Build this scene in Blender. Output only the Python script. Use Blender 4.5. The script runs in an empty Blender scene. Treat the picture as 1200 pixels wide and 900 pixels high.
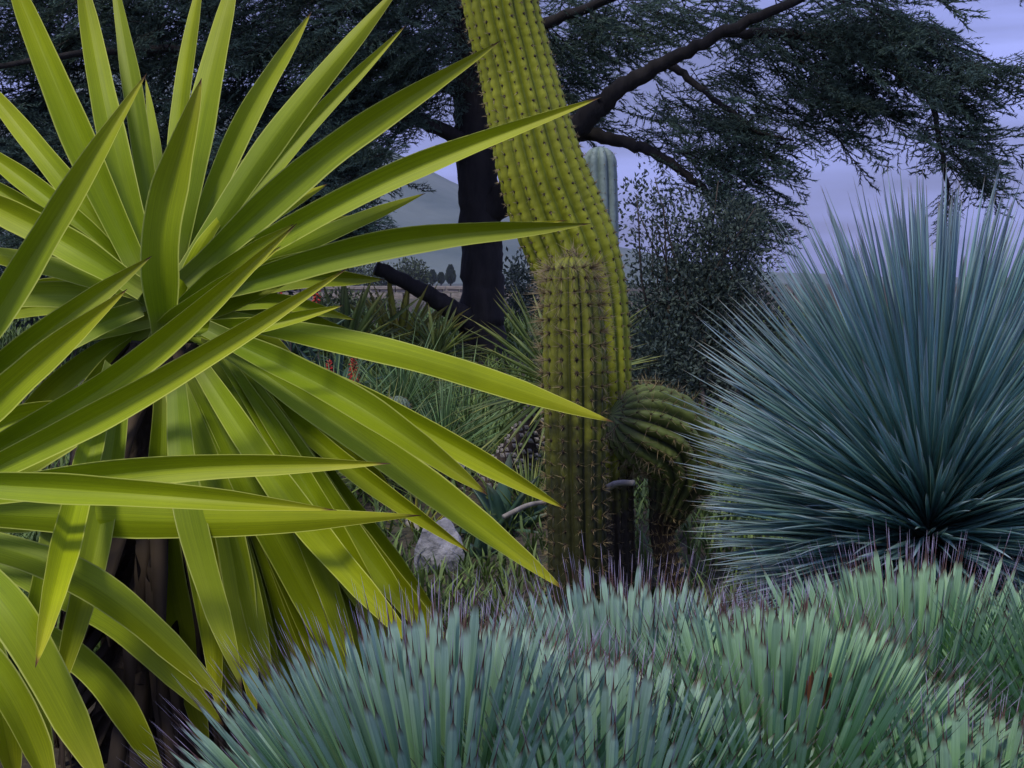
import bpy, math, random
import numpy as np
from mathutils import Matrix, Vector

SC = bpy.context.scene
COL = SC.collection
rng = np.random.default_rng(7)
random.seed(7)
R = math.radians

# ------------------------------------------------------------------ camera
CAM = np.array((0.0, 0.0, 1.0)); PITCH = R(4.1); FPX = 1200 * 50 / 36
cd = bpy.data.cameras.new('camera'); cam = bpy.data.objects.new('camera', cd); COL.objects.link(cam)
cd.lens = 50; cd.sensor_width = 36; cd.clip_start = 0.05; cd.clip_end = 20000
cam.location = CAM; cam.rotation_euler = (math.pi / 2 - PITCH, 0, 0)
SC.camera = cam
AX = np.array((1.0, 0, 0)); AF = np.array((0, math.cos(PITCH), -math.sin(PITCH))); AU = np.array((0, math.sin(PITCH), math.cos(PITCH)))
def P(px, py, d):
    """real point d metres ahead that is seen at pixel (px, py) of the 1200x900 photograph"""
    return CAM + d * (AF + (px - 600) / FPX * AX + (450 - py) / FPX * AU)

# ------------------------------------------------------------------ world, sun, exposure
SUN_EL, SUN_AZ = R(58), R(215)      # azimuth clockwise from +Y: behind the camera, to the left
w = bpy.data.worlds.new('World'); SC.world = w; w.use_nodes = True
nt = w.node_tree; nt.nodes.clear()
def N(nt, t, **kw):
    n = nt.nodes.new(t)
    for k, v in kw.items():
        if k.startswith('i_'): n.inputs[k[2:].replace('_', ' ')].default_value = v
        else: setattr(n, k, v)
    return n
out = N(nt, 'ShaderNodeOutputWorld'); bg = N(nt, 'ShaderNodeBackground')
sky = N(nt, 'ShaderNodeTexSky', sky_type='NISHITA', sun_disc=False, sun_elevation=SUN_EL, sun_rotation=SUN_AZ)
sky.air_density = 1.0; sky.dust_density = 1.5; sky.ozone_density = 2.0
tc = N(nt, 'ShaderNodeTexCoord')
mp = N(nt, 'ShaderNodeMapping'); mp.inputs['Scale'].default_value = (1, 1, 8.0)
nz = N(nt, 'ShaderNodeTexNoise'); nz.inputs['Scale'].default_value = 2.6; nz.inputs['Detail'].default_value = 5; nz.inputs['Roughness'].default_value = .5
nt.links.new(tc.outputs['Generated'], mp.inputs['Vector']); nt.links.new(mp.outputs['Vector'], nz.inputs['Vector'])
cr = N(nt, 'ShaderNodeValToRGB')
cr.color_ramp.elements[0].position = .40; cr.color_ramp.elements[0].color = (1.6, 1.75, 4.0, 1)
cr.color_ramp.elements[1].position = .62; cr.color_ramp.elements[1].color = (3.7, 4.2, 9.8, 1)
nt.links.new(nz.outputs['Fac'], cr.inputs['Fac'])
mx = N(nt, 'ShaderNodeMix', data_type='RGBA'); mx.inputs['Factor'].default_value = .86
nt.links.new(sky.outputs['Color'], mx.inputs['A']); nt.links.new(cr.outputs['Color'], mx.inputs['B'])
nt.links.new(mx.outputs['Result'], bg.inputs['Color']); bg.inputs['Strength'].default_value = .1
nt.links.new(bg.outputs['Background'], out.inputs['Surface'])

sl = bpy.data.lights.new('sun', 'SUN'); so = bpy.data.objects.new('sun', sl); COL.objects.link(so)
sl.energy = 1.5; sl.angle = R(10); sl.color = (1.0, .93, .80)
sdir = Vector((math.sin(SUN_AZ) * math.cos(SUN_EL), math.cos(SUN_AZ) * math.cos(SUN_EL), math.sin(SUN_EL)))
so.rotation_euler = sdir.to_track_quat('Z', 'Y').to_euler(); so.location = (-4, -6, 12)
vs = SC.view_settings; vs.view_transform = 'Standard'; vs.look = 'None'; vs.exposure = 0.4; vs.gamma = 1

# ------------------------------------------------------------------ materials
def newmat(name):
    m = bpy.data.materials.new(name); m.use_nodes = True; t = m.node_tree; t.nodes.clear()
    o = N(t, 'ShaderNodeOutputMaterial'); p = N(t, 'ShaderNodeBsdfPrincipled')
    t.links.new(p.outputs[0], o.inputs['Surface'])
    return m, t, p, o
def ramp(t, fac, stops, interp='LINEAR'):
    r = N(t, 'ShaderNodeValToRGB'); e = r.color_ramp.elements; r.color_ramp.interpolation = interp
    while len(e) < len(stops): e.new(.5)
    for k, (pos, c) in enumerate(stops):
        e[k].position = pos; e[k].color = (*c, 1) if len(c) == 3 else c
    if fac is not None: t.links.new(fac, r.inputs['Fac'])
    return r.outputs['Color']
def mathn(t, op, a, b=None, clamp=False):
    n = N(t, 'ShaderNodeMath', operation=op, use_clamp=clamp)
    for k, v in enumerate((a, b)):
        if v is None: continue
        if isinstance(v, (int, float)): n.inputs[k].default_value = v
        else: t.links.new(v, n.inputs[k])
    return n.outputs[0]
def mixc(t, fac, a, b, mode='MIX'):
    n = N(t, 'ShaderNodeMix', data_type='RGBA', blend_type=mode)
    for nm, v in (('Factor', fac), ('A', a), ('B', b)):
        if isinstance(v, (int, float)): n.inputs[nm].default_value = v
        elif isinstance(v, tuple): n.inputs[nm].default_value = (*v, 1)
        else: t.links.new(v, n.inputs[nm])
    return n.outputs['Result']
def noise(t, scale, detail=4, rough=.55, stretch=None, coord='Object'):
    c = N(t, 'ShaderNodeTexCoord'); n = N(t, 'ShaderNodeTexNoise'); n.inputs['Scale'].default_value = scale
    n.inputs['Detail'].default_value = detail; n.inputs['Roughness'].default_value = rough
    if stretch:
        m = N(t, 'ShaderNodeMapping'); m.inputs['Scale'].default_value = stretch
        t.links.new(c.outputs[coord], m.inputs['Vector']); t.links.new(m.outputs[0], n.inputs['Vector'])
    else: t.links.new(c.outputs[coord], n.inputs['Vector'])
    return n.outputs['Fac']
def attr(t, name):
    a = N(t, 'ShaderNodeAttribute', attribute_name=name); return a.outputs['Fac']
def rnd_socket(t):
    oi = N(t, 'ShaderNodeObjectInfo')
    return mathn(t, 'FRACT', mathn(t, 'ADD', oi.outputs['Random'], attr(t, 'rnd')))
def bump(t, p, h, strength=.3, dist=.01):
    b = N(t, 'ShaderNodeBump'); b.inputs['Strength'].default_value = strength; b.inputs['Distance'].default_value = dist
    t.links.new(h, b.inputs['Height']); t.links.new(b.outputs[0], p.inputs['Normal'])

def leaf_mat(name, along, var=(.75, 1.2), hue2=None, margin=None, rough=.5, transl=.15, streak=0, blotch=.25, spec=.4):
    """along: colour stops base->tip; margin: colour of the blade's edges"""
    m, t, p, o = newmat(name)
    lv = attr(t, 'lv'); lu = attr(t, 'lu')
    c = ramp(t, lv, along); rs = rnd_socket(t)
    if hue2:
        c = mixc(t, mathn(t, 'MULTIPLY', rs, .8), c, mixc(t, 1.0, c, hue2, 'MULTIPLY'))
    if streak:
        cv = N(t, 'ShaderNodeCombineXYZ'); t.links.new(mathn(t, 'MULTIPLY', lu, streak), cv.inputs[0]); t.links.new(mathn(t, 'MULTIPLY', lv, 3.0), cv.inputs[1]); t.links.new(mathn(t, 'MULTIPLY', rs, 50.0), cv.inputs[2])
        ns = N(t, 'ShaderNodeTexNoise'); ns.inputs['Scale'].default_value = 1.0; ns.inputs['Detail'].default_value = 3
        t.links.new(cv.outputs[0], ns.inputs['Vector'])
        c = mixc(t, .6, c, mixc(t, 1.0, c, ramp(t, ns.outputs['Fac'], [(.3, (.62, .66, .6)), (.7, (1.2, 1.15, 1.1))]), 'MULTIPLY'))
    if blotch:
        c = mixc(t, blotch, c, mixc(t, 1.0, c, ramp(t, noise(t, 9, 5), [(.3, (.5, .52, .45)), (.65, (1.25, 1.2, 1.1))]), 'MULTIPLY'))
    if margin:
        e = mathn(t, 'DIVIDE', mathn(t, 'SUBTRACT', mathn(t, 'ABSOLUTE', lu), .90), .06, True)
        c = mixc(t, mathn(t, 'MULTIPLY', e, .35), c, margin)
    g = mathn(t, 'ADD', mathn(t, 'MULTIPLY', rs, var[1] - var[0]), var[0])
    hs = N(t, 'ShaderNodeHueSaturation'); t.links.new(c, hs.inputs['Color']); t.links.new(g, hs.inputs['Value'])
    c = hs.outputs['Color']
    t.links.new(c, p.inputs['Base Color']); p.inputs['Roughness'].default_value = rough; p.inputs['Specular IOR Level'].default_value = spec
    if transl:
        tr = N(t, 'ShaderNodeBsdfTranslucent'); t.links.new(c, tr.inputs['Color'])
        ms = N(t, 'ShaderNodeMixShader'); ms.inputs[0].default_value = transl
        t.links.new(p.outputs[0], ms.inputs[1]); t.links.new(tr.outputs[0], ms.inputs[2]); t.links.new(ms.outputs[0], o.inputs['Surface'])
    return m
def simple_mat(name, c1, c2, scale=8, rough=.8, bumpst=.4, stretch=None, dist=.02, detail=6, coord='Object'):
    m, t, p, o = newmat(name)
    f = noise(t, scale, detail, .6, stretch, coord)
    t.links.new(ramp(t, f, [(.32, c1), (.68, c2)]), p.inputs['Base Color'])
    p.inputs['Roughness'].default_value = rough
    if bumpst: bump(t, p, f, bumpst, dist)
    return m

M = {}
M['yucca'] = leaf_mat('yucca_leaf', [(0, (.34, .44, .08)), (.12, (.28, .42, .012)), (.45, (.33, .46, .006)), (.8, (.39, .49, .006)), (.965, (.44, .48, .02)), (.985, (.16, .07, .03)), (1, (.05, .025, .015))],
                      var=(.78, 1.2), hue2=(1.10, .98, .7), margin=(.80, .80, .22), rough=.5, transl=.14, streak=26, blotch=.25, spec=.28)
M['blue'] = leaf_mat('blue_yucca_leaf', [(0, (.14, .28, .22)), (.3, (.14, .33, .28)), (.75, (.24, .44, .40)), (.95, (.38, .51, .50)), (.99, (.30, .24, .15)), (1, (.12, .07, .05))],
                     var=(.7, 1.25), hue2=(1.0, 1.0, 1.12), margin=(.42, .48, .40), rough=.45, transl=.06, blotch=.15, spec=.5)
for nm, k in (('agave', (1.0, 1.0, .96)), ('agave_green', (.96, 1.03, .78))):
    q = lambda r, g, b: (r * k[0], g * k[1], b * k[2])
    M[nm] = leaf_mat(nm + '_leaf', [(0, q(.36, .44, .16)), (.35, q(.30, .49, .22)), (.7, q(.30, .56, .34)), (.875, q(.38, .60, .50)), (.905, (.10, .045, .035)), (.935, (.12, .06, .06)), (.965, (.50, .45, .72)), (1, (.58, .55, .72))],
                     var=(.70, 1.12), hue2=(1.07, 1.0, .92), margin=(.32, .44, .36), rough=.55, transl=.03, streak=5, blotch=.3, spec=.3)
M['deadleaf'] = leaf_mat('agave_dead_leaf', [(0, (.16, .06, .03)), (1, (.20, .08, .04))], var=(.6, 1.3), rough=.8, transl=0, blotch=.2)
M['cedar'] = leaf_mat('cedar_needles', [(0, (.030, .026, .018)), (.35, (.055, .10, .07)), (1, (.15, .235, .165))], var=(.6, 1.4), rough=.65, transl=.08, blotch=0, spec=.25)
M['shrub'] = leaf_mat('shrub_leaves', [(0, (.045, .07, .05)), (1, (.075, .11, .085))], var=(.5, 1.4), rough=.6, transl=.1, blotch=0)
M['cushion'] = leaf_mat('cushion_leaves', [(0, (.05, .11, .03)), (1, (.11, .20, .06))], var=(.5, 1.4), hue2=(1.2, 1.0, .8), rough=.55, transl=.12, blotch=0)
M['midgreen'] = leaf_mat('mid_leaf', [(0, (.17, .24, .07)), (.6, (.18, .29, .08)), (.94, (.30, .36, .12)), (1, (.2, .12, .05))], var=(.6, 1.3), hue2=(1.3, 1.05, .7), margin=(.2, .25, .1), rough=.55, transl=.1, blotch=.2)
M['greygreen'] = leaf_mat('grey_leaf', [(0, (.12, .22, .07)), (.6, (.16, .31, .12)), (1, (.26, .37, .16))], var=(.55, 1.3), hue2=(1.1, 1.0, .85), rough=.6, transl=.1, blotch=.15)
M['yellowgreen'] = leaf_mat('yellow_leaf', [(0, (.30, .34, .05)), (.6, (.36, .42, .06)), (1, (.50, .46, .12))], var=(.6, 1.3), hue2=(1.2, 1.0, .7), rough=.55, transl=.15, blotch=.15)
M['aloe'] = leaf_mat('aloe_leaf', [(0, (.07, .13, .08)), (.7, (.06, .13, .09)), (1, (.12, .14, .09))], var=(.7, 1.2), rough=.45, transl=.04, blotch=.2)
M['straw'] = leaf_mat('dry_leaf', [(0, (.07, .05, .03)), (1, (.10, .07, .042))], var=(.5, 1.3), rough=.8, transl=.1, blotch=.3)
M['tussock'] = leaf_mat('tussock_blades', [(0, (.08, .07, .03)), (1, (.22, .19, .08))], var=(.6, 1.3), rough=.8, transl=.1, blotch=.1)
M['grass'] = leaf_mat('grass_blades', [(0, (.07, .13, .03)), (1, (.16, .28, .08))], var=(.5, 1.4), hue2=(1.4, 1.1, .8), rough=.6, transl=.15, blotch=0)
M['flower'] = leaf_mat('aloe_flower', [(0, (.50, .09, .035)), (.7, (.50, .035, .02)), (1, (.36, .02, .02))], var=(.8, 1.2), rough=.5, transl=.1, blotch=0)
M['bark'] = simple_mat('cedar_bark', (.010, .009, .007), (.036, .031, .025), 14, .9, .8, (1, 1, .25))
M['corkbark'] = simple_mat('yucca_bark', (.02, .015, .011), (.075, .055, .04), 22, .95, .9, (1, 1, .4))
M['stem'] = simple_mat('woody_stem', (.03, .025, .018), (.09, .075, .055), 20, .9, .6)
M['deadwood'] = simple_mat('dead_wood', (.22, .20, .16), (.42, .39, .33), 30, .8, .4, (1, 1, .2))
M['rock'] = simple_mat('limestone', (.16, .16, .17), (.50, .50, .52), 9, .85, 1.0, None, .03, 9)
M['spine'] = leaf_mat('cactus_spine', [(0, (.10, .07, .03)), (.4, (.34, .26, .12)), (1, (.50, .42, .24))], var=(.6, 1.3), rough=.6, transl=0, blotch=0)
M['areole'] = simple_mat('areole_felt', (.012, .010, .008), (.05, .035, .02), 60, .95, 0)
M['scar'] = simple_mat('leaf_scar', (.30, .27, .23), (.62, .58, .52), 30, .85, .5)
M['stone'] = simple_mat('wall_stone', (.22, .19, .15), (.42, .37, .30), 3, .9, .5)
M['far'] = leaf_mat('far_foliage', [(0, (.05, .075, .03)), (1, (.08, .11, .045))], var=(.6, 1.3), rough=.7, transl=.05, blotch=0)
M['cypress'] = leaf_mat('cypress_foliage', [(0, (.025, .045, .025)), (1, (.04, .065, .035))], var=(.6, 1.3), rough=.7, transl=.0, blotch=0)

def cactus_mat(name, crest, valley, cork, cork_shade_h, cork_shade_w):
    m, t, p, o = newmat(name)
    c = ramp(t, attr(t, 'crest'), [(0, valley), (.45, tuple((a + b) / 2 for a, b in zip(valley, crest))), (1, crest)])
    f = noise(t, 14, 6, .6)
    c = mixc(t, .5, c, mixc(t, 1.0, c, ramp(t, f, [(.3, (.55, .55, .5)), (.68, (1.25, 1.2, 1.1))]), 'MULTIPLY'))
    f2 = noise(t, 70, 4, .6)
    c = mixc(t, .25, c, mixc(t, 1.0, c, ramp(t, f2, [(.35, (.5, .5, .45)), (.6, (1.2, 1.2, 1.1))]), 'MULTIPLY'))
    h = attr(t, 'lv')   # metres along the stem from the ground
    k = mathn(t, 'ADD', h, mathn(t, 'MULTIPLY', mathn(t, 'SUBTRACT', f, .5), cork_shade_w * 2.5))
    k = mathn(t, 'DIVIDE', mathn(t, 'SUBTRACT', cork_shade_h, k), cork_shade_w, True)
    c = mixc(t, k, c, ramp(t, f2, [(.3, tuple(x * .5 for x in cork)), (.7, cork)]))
    t.links.new(c, p.inputs['Base Color']); p.inputs['Roughness'].default_value = .55; p.inputs['Specular IOR Level'].default_value = .35
    bump(t, p, f2, .25, .004)
    return m
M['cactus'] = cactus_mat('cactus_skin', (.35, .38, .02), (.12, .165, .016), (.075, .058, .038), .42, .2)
M['cactus_young'] = cactus_mat('cactus_skin_young', (.25, .27, .025), (.04, .055, .012), (.055, .06, .016), .72, .35)  # no cork here: shade on the lower stem painted in as dark olive
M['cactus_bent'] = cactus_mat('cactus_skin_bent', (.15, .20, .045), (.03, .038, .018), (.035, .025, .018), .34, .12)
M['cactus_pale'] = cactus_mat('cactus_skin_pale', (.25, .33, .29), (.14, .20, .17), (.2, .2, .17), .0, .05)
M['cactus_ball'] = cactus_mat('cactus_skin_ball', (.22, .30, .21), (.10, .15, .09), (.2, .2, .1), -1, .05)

# ground
m, t, p, o = newmat('ground_soil')
f1 = noise(t, 3, 8, .65); f2 = noise(t, 40, 6, .65)
c = ramp(t, f1, [(.3, (.045, .040, .025)), (.5, (.075, .062, .04)), (.7, (.06, .072, .035))])
c = mixc(t, .7, c, mixc(t, 1.0, c, ramp(t, f2, [(.3, (.4, .4, .4)), (.7, (1.7, 1.6, 1.5))]), 'MULTIPLY'))
gd = N(t, 'ShaderNodeNewGeometry'); sx = N(t, 'ShaderNodeSeparateXYZ'); t.links.new(gd.outputs['Position'], sx.inputs[0])
far = mathn(t, 'DIVIDE', mathn(t, 'SUBTRACT', sx.outputs['Y'], 30), 40, True)
far = mathn(t, 'MULTIPLY', far, mathn(t, 'DIVIDE', mathn(t, 'SUBTRACT', 6, sx.outputs['X']), 5, True))   # the dry field lies to the left only
far2 = mathn(t, 'DIVIDE', mathn(t, 'SUBTRACT', sx.outputs['Y'], 110), 120, True)
c = mixc(t, far, c, ramp(t, noise(t, .03, 6, .6), [(.35, (.20, .17, .10)), (.55, (.14, .15, .07)), (.7, (.25, .22, .14))]))
c = mixc(t, far2, c, ramp(t, noise(t, .02, 6, .6), [(.35, (.05, .07, .045)), (.7, (.09, .10, .06))]))
t.links.new(c, p.inputs['Base Color']); p.inputs['Roughness'].default_value = .95; bump(t, p, f2, .7, .03)
M['ground'] = m
M['hill'] = simple_mat('hill_scrub', (.06, .10, .07), (.16, .20, .15), .012, .95, .6, None, 8, 10)

# ------------------------------------------------------------------ mesh helpers
def mesh_np(name, V, F, mat, lv=None, lu=None, rn=None, smooth=True, extra=None):
    """V (n,3); F list of arrays (k,3)/(k,4) or a single array"""
    me = bpy.data.meshes.new(name)
    V = np.asarray(V, dtype=np.float32)
    if isinstance(F, np.ndarray): F = [F]
    F = [np.asarray(f, dtype=np.int32) for f in F if len(f)]
    loops = np.concatenate([f.ravel() for f in F]); cnt = np.concatenate([np.full(len(f), f.shape[1], np.int32) for f in F])
    me.vertices.add(len(V)); me.vertices.foreach_set('co', V.ravel())
    me.loops.add(len(loops)); me.loops.foreach_set('vertex_index', loops)
    me.polygons.add(len(cnt)); st = np.concatenate(([0], np.cumsum(cnt)[:-1])).astype(np.int32)
    me.polygons.foreach_set('loop_start', st)
    me.update(calc_edges=True)
    me.polygons.foreach_set('use_smooth', np.full(len(cnt), smooth, dtype=bool))
    for nm, a in (('lv', lv), ('lu', lu), ('rnd', rn)) + tuple((extra or {}).items()):
        if a is None: continue
        at = me.attributes.new(nm, 'FLOAT', 'POINT'); at.data.foreach_set('value', np.ascontiguousarray(np.broadcast_to(a, (len(V),)), dtype=np.float32))
    me.materials.append(mat)
    me.validate()
    return me
def link(name, data, parent=None, mw=None):
    o = bpy.data.objects.new(name, data); COL.objects.link(o)
    if parent is not None: o.parent = parent
    if mw is not None: o.matrix_basis = mw
    return o
def tag(o, label=None, cat=None, group=None, kind=None):
    if label: o['label'] = label
    if cat: o['category'] = cat
    if group: o['group'] = group
    if kind: o['kind'] = kind
    return o
def thing(name, label, cat, loc, group=None):
    o = bpy.data.objects.new(name, None); COL.objects.link(o); o.location = loc; o.empty_display_size = .1
    return tag(o, label, cat, group)
class Bag:
    """collects pieces into one mesh, in the coordinates of the thing at `org`"""
    def __init__(s): s.v = []; s.f3 = []; s.f4 = []; s.lv = []; s.lu = []; s.rn = []; s.n = 0
    def add(s, V, F3=None, F4=None, lv=0, lu=0, rn=0):
        k = len(V); s.v.append(V)
        if F3 is not None and len(F3): s.f3.append(np.asarray(F3) + s.n)
        if F4 is not None and len(F4): s.f4.append(np.asarray(F4) + s.n)
        for a, b in ((s.lv, lv), (s.lu, lu), (s.rn, rn)): a.append(np.broadcast_to(np.asarray(b, dtype=np.float32), (k,)))
        s.n += k
    def mesh(s, name, mat, org=(0, 0, 0), smooth=True):
        F = []
        if s.f3: F.append(np.concatenate(s.f3))
        if s.f4: F.append(np.concatenate(s.f4))
        return mesh_np(name, np.concatenate(s.v) - np.asarray(org), F, mat, np.concatenate(s.lv), np.concatenate(s.lu), np.concatenate(s.rn), smooth)
def unit(v):
    v = np.asarray(v, float); n = np.linalg.norm(v, axis=-1, keepdims=True); return v / np.maximum(n, 1e-9)
def catmull(pts, n):
    p = np.asarray(pts, float); p = np.vstack([2 * p[0] - p[1], p, 2 * p[-1] - p[-2]])
    seg = len(p) - 3; u = np.linspace(0, seg - 1e-6, n); i = u.astype(int); f = (u - i)[:, None]
    a, b, c, d = p[i], p[i + 1], p[i + 2], p[i + 3]
    return .5 * (2 * b + (c - a) * f + (2 * a - 5 * b + 4 * c - d) * f ** 2 + (3 * b - a - 3 * c + d) * f ** 3)
def frames(c):
    t = unit(np.gradient(c, axis=0)); up = np.array((0.31, .93, .2))
    n = np.zeros_like(c); x = unit(np.cross(t[0], up)); n[0] = x
    for i in range(1, len(c)):
        x = x - t[i] * (x @ t[i]); x = unit(x); n[i] = x
    return t, n, np.cross(t, n)
def tube(c, r, seg=10, cap=True, wob=0.0, wk=3):
    c = np.asarray(c, float); n = len(c); r = np.broadcast_to(np.asarray(r, float), (n,))
    t, a, b = frames(c); th = np.linspace(0, 2 * np.pi, seg, endpoint=False)
    rr = r[:, None] * np.ones(seg)
    if wob: rr = rr * (1 + wob * rng.normal(size=(n, seg)))
    V = c[:, None] + (a[:, None] * np.cos(th)[None, :, None] + b[:, None] * np.sin(th)[None, :, None]) * rr[..., None]
    i = np.arange(n - 1)[:, None] * seg; j = np.arange(seg); j2 = (j + 1) % seg
    F4 = np.stack([i + j, i + j2, i + seg + j2, i + seg + j], -1).reshape(-1, 4)
    V = V.reshape(-1, 3); F3 = np.zeros((0, 3), int)
    if cap:
        V = np.vstack([V, c[-1], c[0]]); k = n * seg
        F3 = np.vstack([np.stack([(n - 1) * seg + j, (n - 1) * seg + j2, np.full(seg, k)], -1), np.stack([j2, j, np.full(seg, k + 1)], -1)])
    return V, F3, F4
def blade(c, wv, hw, fold, thick, rings=5):
    """closed leaf blade: centres c (n,3), unit width vectors wv, half widths hw; folded into a channel, thicker along the keel"""
    c = np.asarray(c, float); n = len(c)
    t = unit(np.gradient(c, axis=0)); wv = unit(wv - t * np.sum(wv * t, -1, keepdims=True)); nn = np.cross(t, wv)
    us = np.linspace(-1, 1, rings) if rings < 8 else np.array((-1, -.9, -.5, -.04, .04, .5, .9, 1)); up = us; crisp = rings >= 8
    dn = us[::-1] if crisp else us[1:-1][::-1]
    ring = []; lu = []
    for u in up:
        ring.append(c + wv * (hw * u)[:, None] + nn * (hw * fold * abs(u) ** 1.15)[:, None]); lu.append(u)
    for u in dn:
        ring.append(c + wv * (hw * u)[:, None] + nn * (hw * fold * abs(u) ** 1.15 - thick * (1 - u * u) * np.minimum(1, hw / (hw.max() + 1e-9)))[:, None]); lu.append(u)
    k = len(ring); V = np.stack(ring, 1).reshape(-1, 3)
    i = np.arange(n - 1)[:, None] * k; j = np.arange(k); j2 = (j + 1) % k
    F4 = np.stack([i + j, i + j2, i + k + j2, i + k + j], -1).reshape(-1, 4)
    lv = np.repeat(np.linspace(0, 1, n), k); lu = np.tile(np.array(lu), n)
    return V, F4, lv, lu
def leaf_template(name, L, W, mat, prof, n=9, fold=.35, thick=.003, droop=0.0, rings=3, ts=None):
    """a leaf along +Z, its upper face towards -Y ... shared by many objects"""
    ts = np.linspace(0, 1, n) if ts is None else np.asarray(ts)
    c = np.stack([0 * ts, droop * L * ts ** 2, L * ts * (1 - .25 * abs(droop) * ts)], -1)
    hw = np.interp(ts, [a for a, b in prof], [b for a, b in prof]) * W / 2
    V, F4, lv, lu = blade(c, np.tile((1.0, 0, 0), (len(ts), 1)), hw, -fold, -thick, rings)
    k = len(V) // len(ts); lv = np.repeat(ts, k)
    return V, F4, lv, lu
def aim(d, roll=0.0, sc=(1, 1, 1), loc=(0, 0, 0)):
    """matrix that turns +Z to direction d, with local -Y (upper face) as near to world up as it can"""
    z = unit(d); up = np.array((0, 0, 1.0)) if abs(z[2]) < .985 else np.array((0, -1.0, .2))
    y = -(up - z * (up @ z)); y = unit(y); x = np.cross(y, z)
    if roll:
        x, y = x * math.cos(roll) + y * math.sin(roll), y * math.cos(roll) - x * math.sin(roll)
    m = np.eye(4); m[:3, 0] = x * sc[0]; m[:3, 1] = y * sc[1]; m[:3, 2] = z * sc[2]; m[:3, 3] = loc
    return m
def apply(m, V): return V @ m[:3, :3].T + m[:3, 3]

# ------------------------------------------------------------------ setting
def gz(x, y):
    z = np.interp(y, [-50, 0, 1.2, 2.6, 3.6, 6, 9, 14, 30, 400, 6000], [-.3, 0, .05, .14, .22, .38, .52, .56, .5, .2, -2])
    return z + .03 * np.sin(x * 2.3 + y * 1.7) * np.exp(-np.abs(y) / 20) + .02 * np.sin(x * 5.1 - y * 3.3) * np.exp(-np.abs(y) / 15)
def sheet(xs, ys):
    X, Y = np.meshgrid(xs, ys); Z = gz(X, Y); V = np.stack([X, Y, Z], -1).reshape(-1, 3)
    a, b = len(xs), len(ys); i = (np.arange(b - 1)[:, None] * a + np.arange(a - 1)).ravel()
    return V, np.stack([i, i + 1, i + a + 1, i + a], -1)
xs = np.concatenate([-np.geomspace(3000, 6, 24), np.linspace(-5.8, 5.8, 80), np.geomspace(6, 3000, 24)])
ys = np.concatenate([np.linspace(-40, -1, 12), np.linspace(-.8, 12, 110), np.geomspace(12.5, 3000, 40)])
V, F = sheet(xs, ys)
tag(link('ground', mesh_np('ground', V, F, M['ground'])), 'garden soil and distant dry field', kind='structure')

def ridge(name, label, y0, prof, depth, seed):
    """a range of hills: prof is a list of (x, height); it is a real volume, front slope and back slope"""
    r = np.random.default_rng(seed)
    xs = np.linspace(prof[0][0], prof[-1][0], 150); h = np.interp(xs, [a for a, b in prof], [b for a, b in prof])
    rows = np.linspace(-1, 1, 31); V = []
    ph = r.uniform(0, 6, (7, 2)); 
    for k in rows:
        e = np.clip(1 - abs(k), 0, 1) ** .8
        y = y0 + k * depth
        bumpy = sum(np.sin(xs / (70 * 1.7 ** -q) + k * 3 * (q + 1) + ph[q, 0]) * .5 ** q for q in range(6)) * .06
        V.append(np.stack([xs, np.full_like(xs, y), -8 + (h + 8) * e * (1 + bumpy)], -1))
    V = np.concatenate(V); a = 150; i = (np.arange(30)[:, None] * a + np.arange(a - 1)).ravel()
    return tag(link(name, mesh_np(name, V, np.stack([i, i + 1, i + a + 1, i + a], -1), M['hill'])), label, kind='structure')
ridge('hills', 'hazy mountain slope falling away beyond the garden', 1500, [(-1500, 40), (-900, 190), (-450, 215), (-230, 185), (-60, 110), (0, 80), (90, 40), (200, 18), (400, 6), (900, 3), (1600, 2)], 420, 3)

# ------------------------------------------------------------------ chartreuse broad-leaved yucca
YD = 2.45
root_p = P(170, 900, YD + .12); root_p[2] = gz(root_p[0], root_p[1]) - .02
yucca = thing('yucca_plant', 'large chartreuse yucca with broad sword-shaped leaves in two heads', 'yucca', root_p)
def yleaf(b, m_, tp, wpx, db=0.0, dt=0.0, roll=0.0, dm=None):
    dm = (db + dt) / 2 - .03 if dm is None else dm
    c = catmull([P(*b, YD + db), P(*m_, YD + dm), P(*tp, YD + dt)], 26)
    seg = np.concatenate(([0], np.cumsum(np.linalg.norm(np.diff(c, axis=0), axis=1)))); seg /= seg[-1]
    u = np.linspace(0, 1, 28); u = np.concatenate([u, [.985]]); u.sort()
    c = np.stack([np.interp(u, seg, c[:, k]) for k in range(3)], -1)
    t = unit(np.gradient(c, axis=0)); view = unit(CAM - c)
    wv = unit(np.cross(t, view)); nn = np.cross(t, wv)
    ro = roll + random.choice((.2, .4, .9)) * (u - .45) * random.uniform(-1, 1) + random.uniform(-.18, .18)
    wv = wv * np.cos(ro)[:, None] + nn * np.sin(ro)[:, None]
    strap = 1.0 if tp[1] > b[1] + 40 else random.uniform(0, .35)     # drooping leaves keep their width longer
    hw = (strap * np.interp(u, [0, .08, .28, .45, .62, .78, .9, .96, .985, 1], [.60, .66, .92, 1, .97, .80, .46, .20, .07, .012]) + (1 - strap) * np.interp(u, [0, .08, .25, .40, .6, .78, .9, .96, .985, 1], [.64, .70, .95, 1, .88, .58, .30, .14, .05, .012])) * wpx * .74 / 2 / FPX * YD
    hw = hw * (1 + .04 * np.sin(u * 17 + random.uniform(0, 6)))
    c = c + nn * (.006 * np.sin(u * 9 + random.uniform(0, 6)))[:, None]
    fold = random.uniform(.35, .85)
    V, F4, lv, lu = blade(c, wv, hw, -fold if random.random() < .75 else fold * .5, -.004, 8)
    k = len(V) // len(u); lv = np.repeat(u, k)
    link('leaf', mesh_np('yucca_leaf', V - root_p, F4, M['yucca'], lv, lu, random.random()), yucca)
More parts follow.
